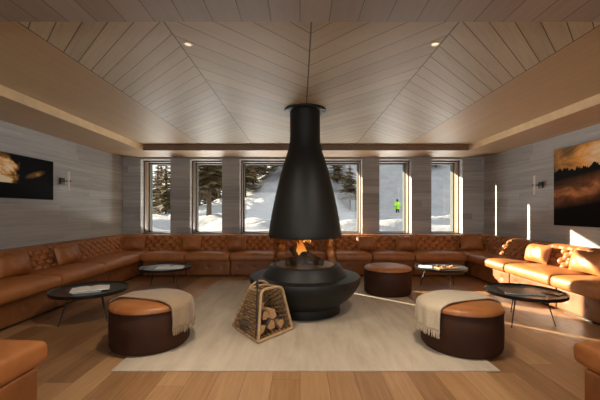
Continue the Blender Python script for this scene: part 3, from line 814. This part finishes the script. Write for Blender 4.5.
def pic_right():
    k = NT('print_of_misty_mountain'); x, y, z = k.objco()
    n = k.noise(k.vec(k.ma('MULTIPLY', x, 2.0), k.ma('MULTIPLY', z, 3.2), 8.0), 1.0, 6.0, 0.6, 0.9)
    n2 = k.noise(k.vec(k.ma('MULTIPLY', x, 5.0), 0.0, 2.0), 1.0, 6.0, 0.7)
    ridge = k.ma('ADD', 0.27, k.ma('MULTIPLY', k.ma('SUBTRACT', n2, 0.5), 0.5))
    sky = k.ma('GREATER_THAN', z, ridge)
    sf = k.ma('ADD', k.ma('MULTIPLY', n, 1.3), k.ma('SUBTRACT', k.ma('MULTIPLY', x, 0.45), 0.13))
    cs = k.ramp(sf, [(0.1, (0.16, 0.10, 0.05)), (0.35, (0.80, 0.36, 0.08)), (0.6, (0.85, 0.66, 0.44))])
    mz = k.ma('SUBTRACT', z, k.ma('ADD', -0.02, k.ma('MULTIPLY', x, 0.12)))
    m = k.ma('SUBTRACT', 1.0, k.ma('ABSOLUTE', k.ma('DIVIDE', mz, 0.24)), clamp=True)
    f = k.ma('MULTIPLY', m, k.ma('MULTIPLY', k.ma('SUBTRACT', n, 0.2), 2.2), clamp=True)
    cm = k.ramp(f, [(0.0, (0.005, 0.0045, 0.004)), (0.4, (0.16, 0.06, 0.022)), (0.9, (0.62, 0.26, 0.10))])
    return k.pbr(k.mix(sky, cm, cs), 0.65, spec=0.05)
picture('wide dark picture of a glowing cloud on the left wall', 'wall_picture', WL + 0.035, 4.22, 5.34, 1.475, 2.09, False, pic_left())
picture('large square picture of misty mountains at sunset on the right wall', 'wall_picture', WR - 0.035, 3.62, 5.40, 1.07, 2.285, True, pic_right())
def sconce(label, x, y, z, right):
    t = thing('wall_sconce', label, 'wall lamp', (x, y, z), -PI / 2 if right else PI / 2, 'slim bar wall sconces')
    b = MB(); b.rbox(-0.05, 0.05, -0.025, 0.0, -0.055, 0.055, 0.004, None, 1, 1, 1); b.build('back_plate', M['iron'], t)
    b = MB(); b.tube([(0, -0.02, 0), (0, -0.165, 0)], 0.007, 8); b.tube([(-0.012, -0.15, 0), (0.012, -0.15, 0)], 0.010, 8); b.build('arm', M['iron'], t)
    b = MB(); b.tube([(0, -0.125, -0.165), (0, -0.125, 0.165)], 0.015, 14); b.build('light_tube', M['opal'], t)
    for s in (-1, 1):
        b = MB(); b.tube([(0, -0.125, s * 0.163), (0, -0.125, s * 0.176)], 0.0165, 14); b.build('end_cap', M['brass'], t)
sconce('slim vertical bar sconce on the left wall beside the cloud picture', WL, 5.57, 1.80, False)
sconce('slim vertical bar sconce on the right wall beside the mountain picture', WR, 5.72, 1.745, True)

# recessed downlights
for (x, l) in ((-0.885, 'small recessed ceiling downlight left of the fireplace flue'), (1.066, 'small recessed ceiling downlight right of the fireplace flue')):
    t = thing('ceiling_downlight', l, 'ceiling light', (x, 2.63, CEIL), 0, 'recessed ceiling downlights')
    b = MB(); b.lathe([(0.026, -0.001), (0.026, -0.006), (0.036, -0.006), (0.038, -0.001), (0.026, -0.001)], 32); b.build('trim_ring', M['brass'], t)
    b = MB(); b.lathe([(0.0, -0.003), (0.0255, -0.003), (0.0255, -0.0005), (0, -0.0005)], 32); b.build('lens', M['lamp'], t)

# ------------------------------------------------------------------ outside
def sstep(a, b, x):
    t = min(1, max(0, (x - a) / (b - a))); return t * t * (3 - 2 * t)
def ground(x, y):
    z = 0.28 + 0.024 * (y - 8)
    A = sstep(-15, 6, x)
    y0 = 24 + 14 * sstep(-4, 8, x)
    z += A * 0.55 * max(0, y - y0) ** 1.0 * sstep(y0, y0 + 10, y) * (1 - 0.35 * sstep(60, 110, y))
    z += 0.22 * math.sin(0.35 * x + 0.22 * y) * math.sin(0.19 * y - 0.3 * x + 1) + 0.10 * math.sin(0.9 * x - 0.5 * y) + 0.13 * math.sin(1.3 * x + 1.1 * y + 2 + math.sin(.7 * y)) + 0.07 * math.sin(2.3 * x - 2.1 * y + 1.5 * math.sin(.5 * x))
    z += 0.30 * sstep(10, 14, y) * math.sin(0.75 * x + 0.85 * y + 1.3 * math.sin(0.21 * x - 0.3 * y)) * (0.6 + 0.4 * math.sin(0.33 * x - 0.41 * y))
    z -= 0.5 * sstep(12, 8.0, y) * 0.3
    return z
vs = []; fs = []; NX, NY = 150, 130
for j in range(NY + 1):
    y = YG + 0.02 + 112 * (j / NY) ** 1.7
    for i in range(NX + 1):
        u = -1 + 2 * i / NX; x = (0.35 * u + 0.65 * u ** 3) * (60 + 0.45 * y)
        vs.append((x, y, ground(x, y)))
for j in range(NY):
    for i in range(NX):
        a = j * (NX + 1) + i; fs.append((a, a + 1, a + NX + 2, a + NX + 1))
b = MB(); b.add(vs, fs); struct(b.build('ground', M['snow']))

def conifer_meshes(seed, h, cb, rad):
    rnd = random.Random(seed)
    tb = MB(); tb.tube([(0, 0, -0.4), (0.02, 0, h * .3), (0.0, .03, h * .7), (0, 0, h * .97)], [0.022 * h, 0.016 * h, 0.009 * h, 0.002 * h], 8)
    fb = MB(); nl = 22
    for L in range(nl):
        u = L / (nl - 1); z = h * (cb + (0.985 - cb) * u); R = rad * (1 - u) ** 0.85 * rnd.uniform(.75, 1.15) + 0.05 * h * .3 * (1 - u) + 0.08
        nb = int(9 - 4 * u)
        for q in range(nb):
            a = 2 * PI * (q + rnd.random() * .7) / nb + L; r = R * rnd.uniform(.7, 1.15)
            dx, dy = math.cos(a), math.sin(a); px, py = -dy, dx
            n = 7; zz = z + rnd.uniform(-.02, .02) * h; dr = rnd.uniform(.22, .42)
            for i in range(n):                       # sprays of needles along the bough
                s0 = r * i / n; s1 = r * (i + 1.5) / n
                z0 = zz - dr * s0 + 0.10 * s0 * s0 / r; z1 = zz - dr * s1 + 0.10 * s1 * s1 / r
                for sd in (-1, 1):
                    wv = r * (0.34 * (1 - i / n) + 0.08) * rnd.uniform(.7, 1.2); dp = -wv * rnd.uniform(.25, .6)
                    v = [(dx * s0, dy * s0, z0), (dx * s1, dy * s1, z1), (dx * (s1 + .1 * r) + px * sd * wv, dy * (s1 + .1 * r) + py * sd * wv, z1 + dp), (dx * (s0 + .05 * r) + px * sd * wv * .5, dy * (s0 + .05 * r) + py * sd * wv * .5, z0 + dp * .7)]
                    fb.add(v, [(0, 1, 2, 3)])
    return tb, fb
protos = []
def conifer(k, u, y, h, label, group):
    x = (u - 300) * y / 333; z = ground(x, y)
    kind = k % 3; hp = 10.0
    if kind >= len(protos):
        tb, fb = conifer_meshes(20 + kind, hp, (0.10, 0.26, 0.18)[kind], (2.0, 2.4, 2.2)[kind])
        t = thing('conifer_tree', label, 'tree', (x, y, z), 1.3 * k, group); t.scale = (h / hp,) * 3
        tb.build('trunk', M['trunk'], t); fb.build('foliage', M['spruce'], t, smooth=False); protos.append(t)
    else:
        dup(protos[kind], (x, y, z), 1.3 * k, label, group, scale=(h / hp,) * 3)
L5, G5 = 'conifer high on the snow slope seen at the top of the right windows', 'conifers high on the slope at the right'
G1, G2, G3, G4 = 'conifers seen through the leftmost window', 'conifers seen through the second window', 'conifers on the slope left of the hood', 'conifers on the slope right of the hood'
L1, L2, L3, L4 = 'conifer seen through the leftmost window', 'conifer seen through the second window from the left', 'conifer on the snow slope seen in the wide window left of the black hood', 'conifer on the snow slope seen in the wide window right of the black hood'
TREES = [(150, 40, 6.5, L1, G1), (209, 23, 8.5, L2, G2), (245, 33, 7.5, L3, G3), (158, 48, 8.5, L1, G1), (199, 34, 8.5, L2, G2), (255, 38, 8.5, L3, G3), (166, 36, 7.0, L1, G1), (219, 40, 9, L2, G2),
         (265, 34, 8, L3, G3), (172, 54, 11, L1, G1), (193, 48, 10, L2, G2), (275, 40, 9, L3, G3), (143, 58, 9, L1, G1), (226, 33, 8, L2, G2), (284, 36, 8, L3, G3), (337, 44, 7, L4, G4), (350, 41, 6.5, L4, G4), (240, 44, 9, L3, G3), (214, 56, 12, L2, G2),
         (260, 47, 10, L3, G3), (282, 49, 10, L3, G3), (248, 56, 12, L3, G3), (270, 58, 12, L3, G3), (205, 66, 14, L2, G2), (161, 66, 13, L1, G1), (344, 53, 7, L4, G4),
         (436, 49.5, 6, L5, G5), (446, 48.5, 7, L5, G5), (455, 50, 6.5, L5, G5), (408, 51, 6, L5, G5)]
placed = []
for k, (u, y, h, l, g) in enumerate(TREES):        # keep the crowns clear of each other
    q = h / y
    for _ in range(30):
        x = (u - 300) * y / 333; r = 0.2 * q * y
        if all(abs(x - a) > r + c or abs(y - b_) > r + c for a, b_, c in placed): break
        y += 0.8
    h = q * y if u < 400 else h
    placed.append((x, y, r)); conifer(k, u, y, h, l, g)

# skier
SX, SY = 10.2, 35.0; SZ = ground(SX, SY)
t = thing('person', 'skier in a neon yellow-green jacket standing on the snow outside', 'person', (SX, SY, SZ + 0.03), 0.5)
def skin_body(name, verts, edges, radii, mat, parent):
    me = bpy.data.meshes.new(name); me.from_pydata(verts, edges, []); o = bpy.data.objects.new(name, me); col.objects.link(o); o.parent = parent
    me.materials.append(mat); m = o.modifiers.new('skin', 'SKIN'); m.use_smooth_shade = True
    for i, v in enumerate(me.skin_vertices[0].data): v.radius = (radii[i], radii[i]); v.use_root = (i == 0)
    s = o.modifiers.new('sub', 'SUBSURF'); s.levels = 1; s.render_levels = 1
    return o
V = [(0, 0, .92), (0, 0, 1.12), (0, -.02, 1.38), (0, -.03, 1.48), (0, -.05, 1.60), (0, -.05, 1.72),
     (.10, 0, .86), (.14, -.10, .48), (.15, 0.02, .08), (.15, -.14, .05), (-.10, 0, .86), (-.14, -.10, .48), (-.15, 0.02, .08), (-.15, -.14, .05),
     (.19, -.02, 1.40), (.30, -.04, 1.15), (.33, -.25, 1.0), (-.19, -.02, 1.40), (-.30, -.04, 1.15), (-.33, -.25, 1.0)]
E = [(0, 1), (1, 2), (2, 3), (3, 4), (4, 5), (0, 6), (6, 7), (7, 8), (8, 9), (0, 10), (10, 11), (11, 12), (12, 13), (2, 14), (14, 15), (15, 16), (2, 17), (17, 18), (18, 19)]
Rr = [.14, .14, .15, .06, .09, .09, .10, .075, .055, .05, .10, .075, .055, .05, .07, .05, .04, .07, .05, .04]
skin_body('body', V, E, Rr, M['navy'], t)
V2 = [(0, 0, 1.0), (0, 0, 0.86), (0, -.01, 1.15), (0, -.02, 1.38), (0, -.03, 1.46), (.20, -.02, 1.40), (.31, -.04, 1.15), (.335, -.22, 1.02), (-.20, -.02, 1.40), (-.31, -.04, 1.15), (-.335, -.22, 1.02)]
E2 = [(0, 1), (0, 2), (2, 3), (3, 4), (3, 5), (5, 6), (6, 7), (3, 8), (8, 9), (9, 10)]
skin_body('jacket', V2, E2, [.24, .25, .24, .23, .10, .14, .115, .09, .14, .115, .09], M['neon'], t)
b = MB(); b.lathe([(0.125, 1.60), (0.13, 1.68), (0.11, 1.76), (0.06, 1.80), (0, 1.815)], 20, cy=-.05); b.build('helmet', M['iron'], t)
b = MB(); b.lathe([(0, 1.50), (0.06, 1.51), (0.085, 1.56), (0.09, 1.63), (0.08, 1.68), (0, 1.69)], 16, cy=-.06); b.build('face', M['skin'], t)
for s, w in ((-1, 'left'), (1, 'right')):
    o = MB(); o.rbox(-.05, .05, -.8, .8, 0, .02, .008, None, 1, 4, 1)
    q = Matrix.Rotation(0.5, 3, 'Z') @ Vector((s * .15, -.05, 0))
    o = o.build('ski', M['iron'], loc=(SX + q.x, SY + q.y, SZ + 0.005)); o.rotation_euler = (0, 0, 0.5)
    tag(o, 'dark ski under the foot of the skier on the snow', 'ski', 'skis of the skier')
    p = MB(); q = Matrix.Rotation(0.5, 3, 'Z') @ Vector((s * .335, -.27, 0)); 
    p.tube([(0, 0, 1.06), (s * .05, .12, 0.0)], 0.012, 6)
    p = p.build('ski_pole', M['iron'], loc=(SX + q.x, SY + q.y, SZ + 0.02)); p.rotation_euler = (0, 0, 0.5)
    tag(p, 'thin dark ski pole held by the skier on the snow', 'ski pole', 'poles of the skier')

# ------------------------------------------------------------------ light
w = bpy.data.worlds.new('sky'); sc.world = w; w.use_nodes = True
nt = w.node_tree; nt.nodes.clear()
tc = nt.nodes.new('ShaderNodeTexCoord'); nz = nt.nodes.new('ShaderNodeTexNoise'); nz.inputs['Scale'].default_value = 2.5; nz.inputs['Detail'].default_value = 4
nt.links.new(tc.outputs['Generated'], nz.inputs['Vector'])
rp = nt.nodes.new('ShaderNodeValToRGB'); nt.links.new(nz.outputs[0], rp.inputs[0])
rp.color_ramp.elements[0].color = (0.62, 0.75, 0.95, 1); rp.color_ramp.elements[0].position = .35
rp.color_ramp.elements[1].color = (1, 0.98, 0.95, 1); rp.color_ramp.elements[1].position = .6
bg = nt.nodes.new('ShaderNodeBackground'); bg.inputs[1].default_value = 1.1
nt.links.new(rp.outputs[0], bg.inputs[0]); wo = nt.nodes.new('ShaderNodeOutputWorld'); nt.links.new(bg.outputs[0], wo.inputs[0])

def lamp(name, kind, energy, loc, direction, color=(1, 1, 1), **kw):
    L = bpy.data.lights.new(name, kind); L.energy = energy; L.color = color
    for k, v in kw.items(): setattr(L, k, v)
    o = bpy.data.objects.new(name, L); col.objects.link(o); o.location = loc
    o.rotation_euler = Vector(direction).to_track_quat('-Z', 'Y').to_euler(); return o
lamp('sun', 'SUN', 20.0, (-20, 20, 15), (1.15, -1.0, -0.43), (1.0, 0.86, 0.64), angle=0.009)
lamp('rear_window_daylight', 'AREA', 78.0, (XC, YR - 0.02, 1.55), (0, 1, 0), (1.0, 0.97, 0.93), shape='RECTANGLE', size=6.4, size_y=1.55)  # added fill lamp in the unseen rear opening
for x in (-0.885, 1.066):
    lamp('downlight', 'SPOT', 130.0, (x, 2.63, CEIL - 0.012), (0, 0, -1), (1.0, 0.86, 0.68), spot_size=2.6, spot_blend=0.8, shadow_soft_size=0.10)
lamp('snow_bounce', 'AREA', 440.0, (XC, 10.0, 0.36), (0, -1, 0.75), (1.0, 0.96, 0.92), shape='RECTANGLE', size=9.0, size_y=0.3)  # added area lamp below the sill, stands in for light off the snow
lamp('fire_glow', 'POINT', 1.6, (FC[0] - 0.03, FC[1], 0.82), (0, 0, -1), (1.0, 0.42, 0.12), shadow_soft_size=0.05)

# ------------------------------------------------------------------ camera
cam = bpy.data.cameras.new('camera'); co = bpy.data.objects.new('camera', cam); col.objects.link(co)
co.location = (0, 0, 1.30); co.rotation_euler = (PI / 2, 0, 0)
cam.sensor_width = 36.0; cam.lens = 36.0 * 333 / 600; cam.shift_y = 11 / 600.0; cam.clip_start = 0.05; cam.clip_end = 400
sc.camera = co
vs_ = sc.view_settings; vs_.view_transform = 'Standard'; vs_.look = 'None'; vs_.gamma = 1.0; vs_.use_curve_mapping = False; vs_.exposure = 0.43
sc.cycles.use_denoising = True
sc.cycles.max_bounces = 10; sc.cycles.diffuse_bounces = 6; sc.cycles.transparent_max_bounces = 16
sc.cycles.sample_clamp_indirect = 6.0
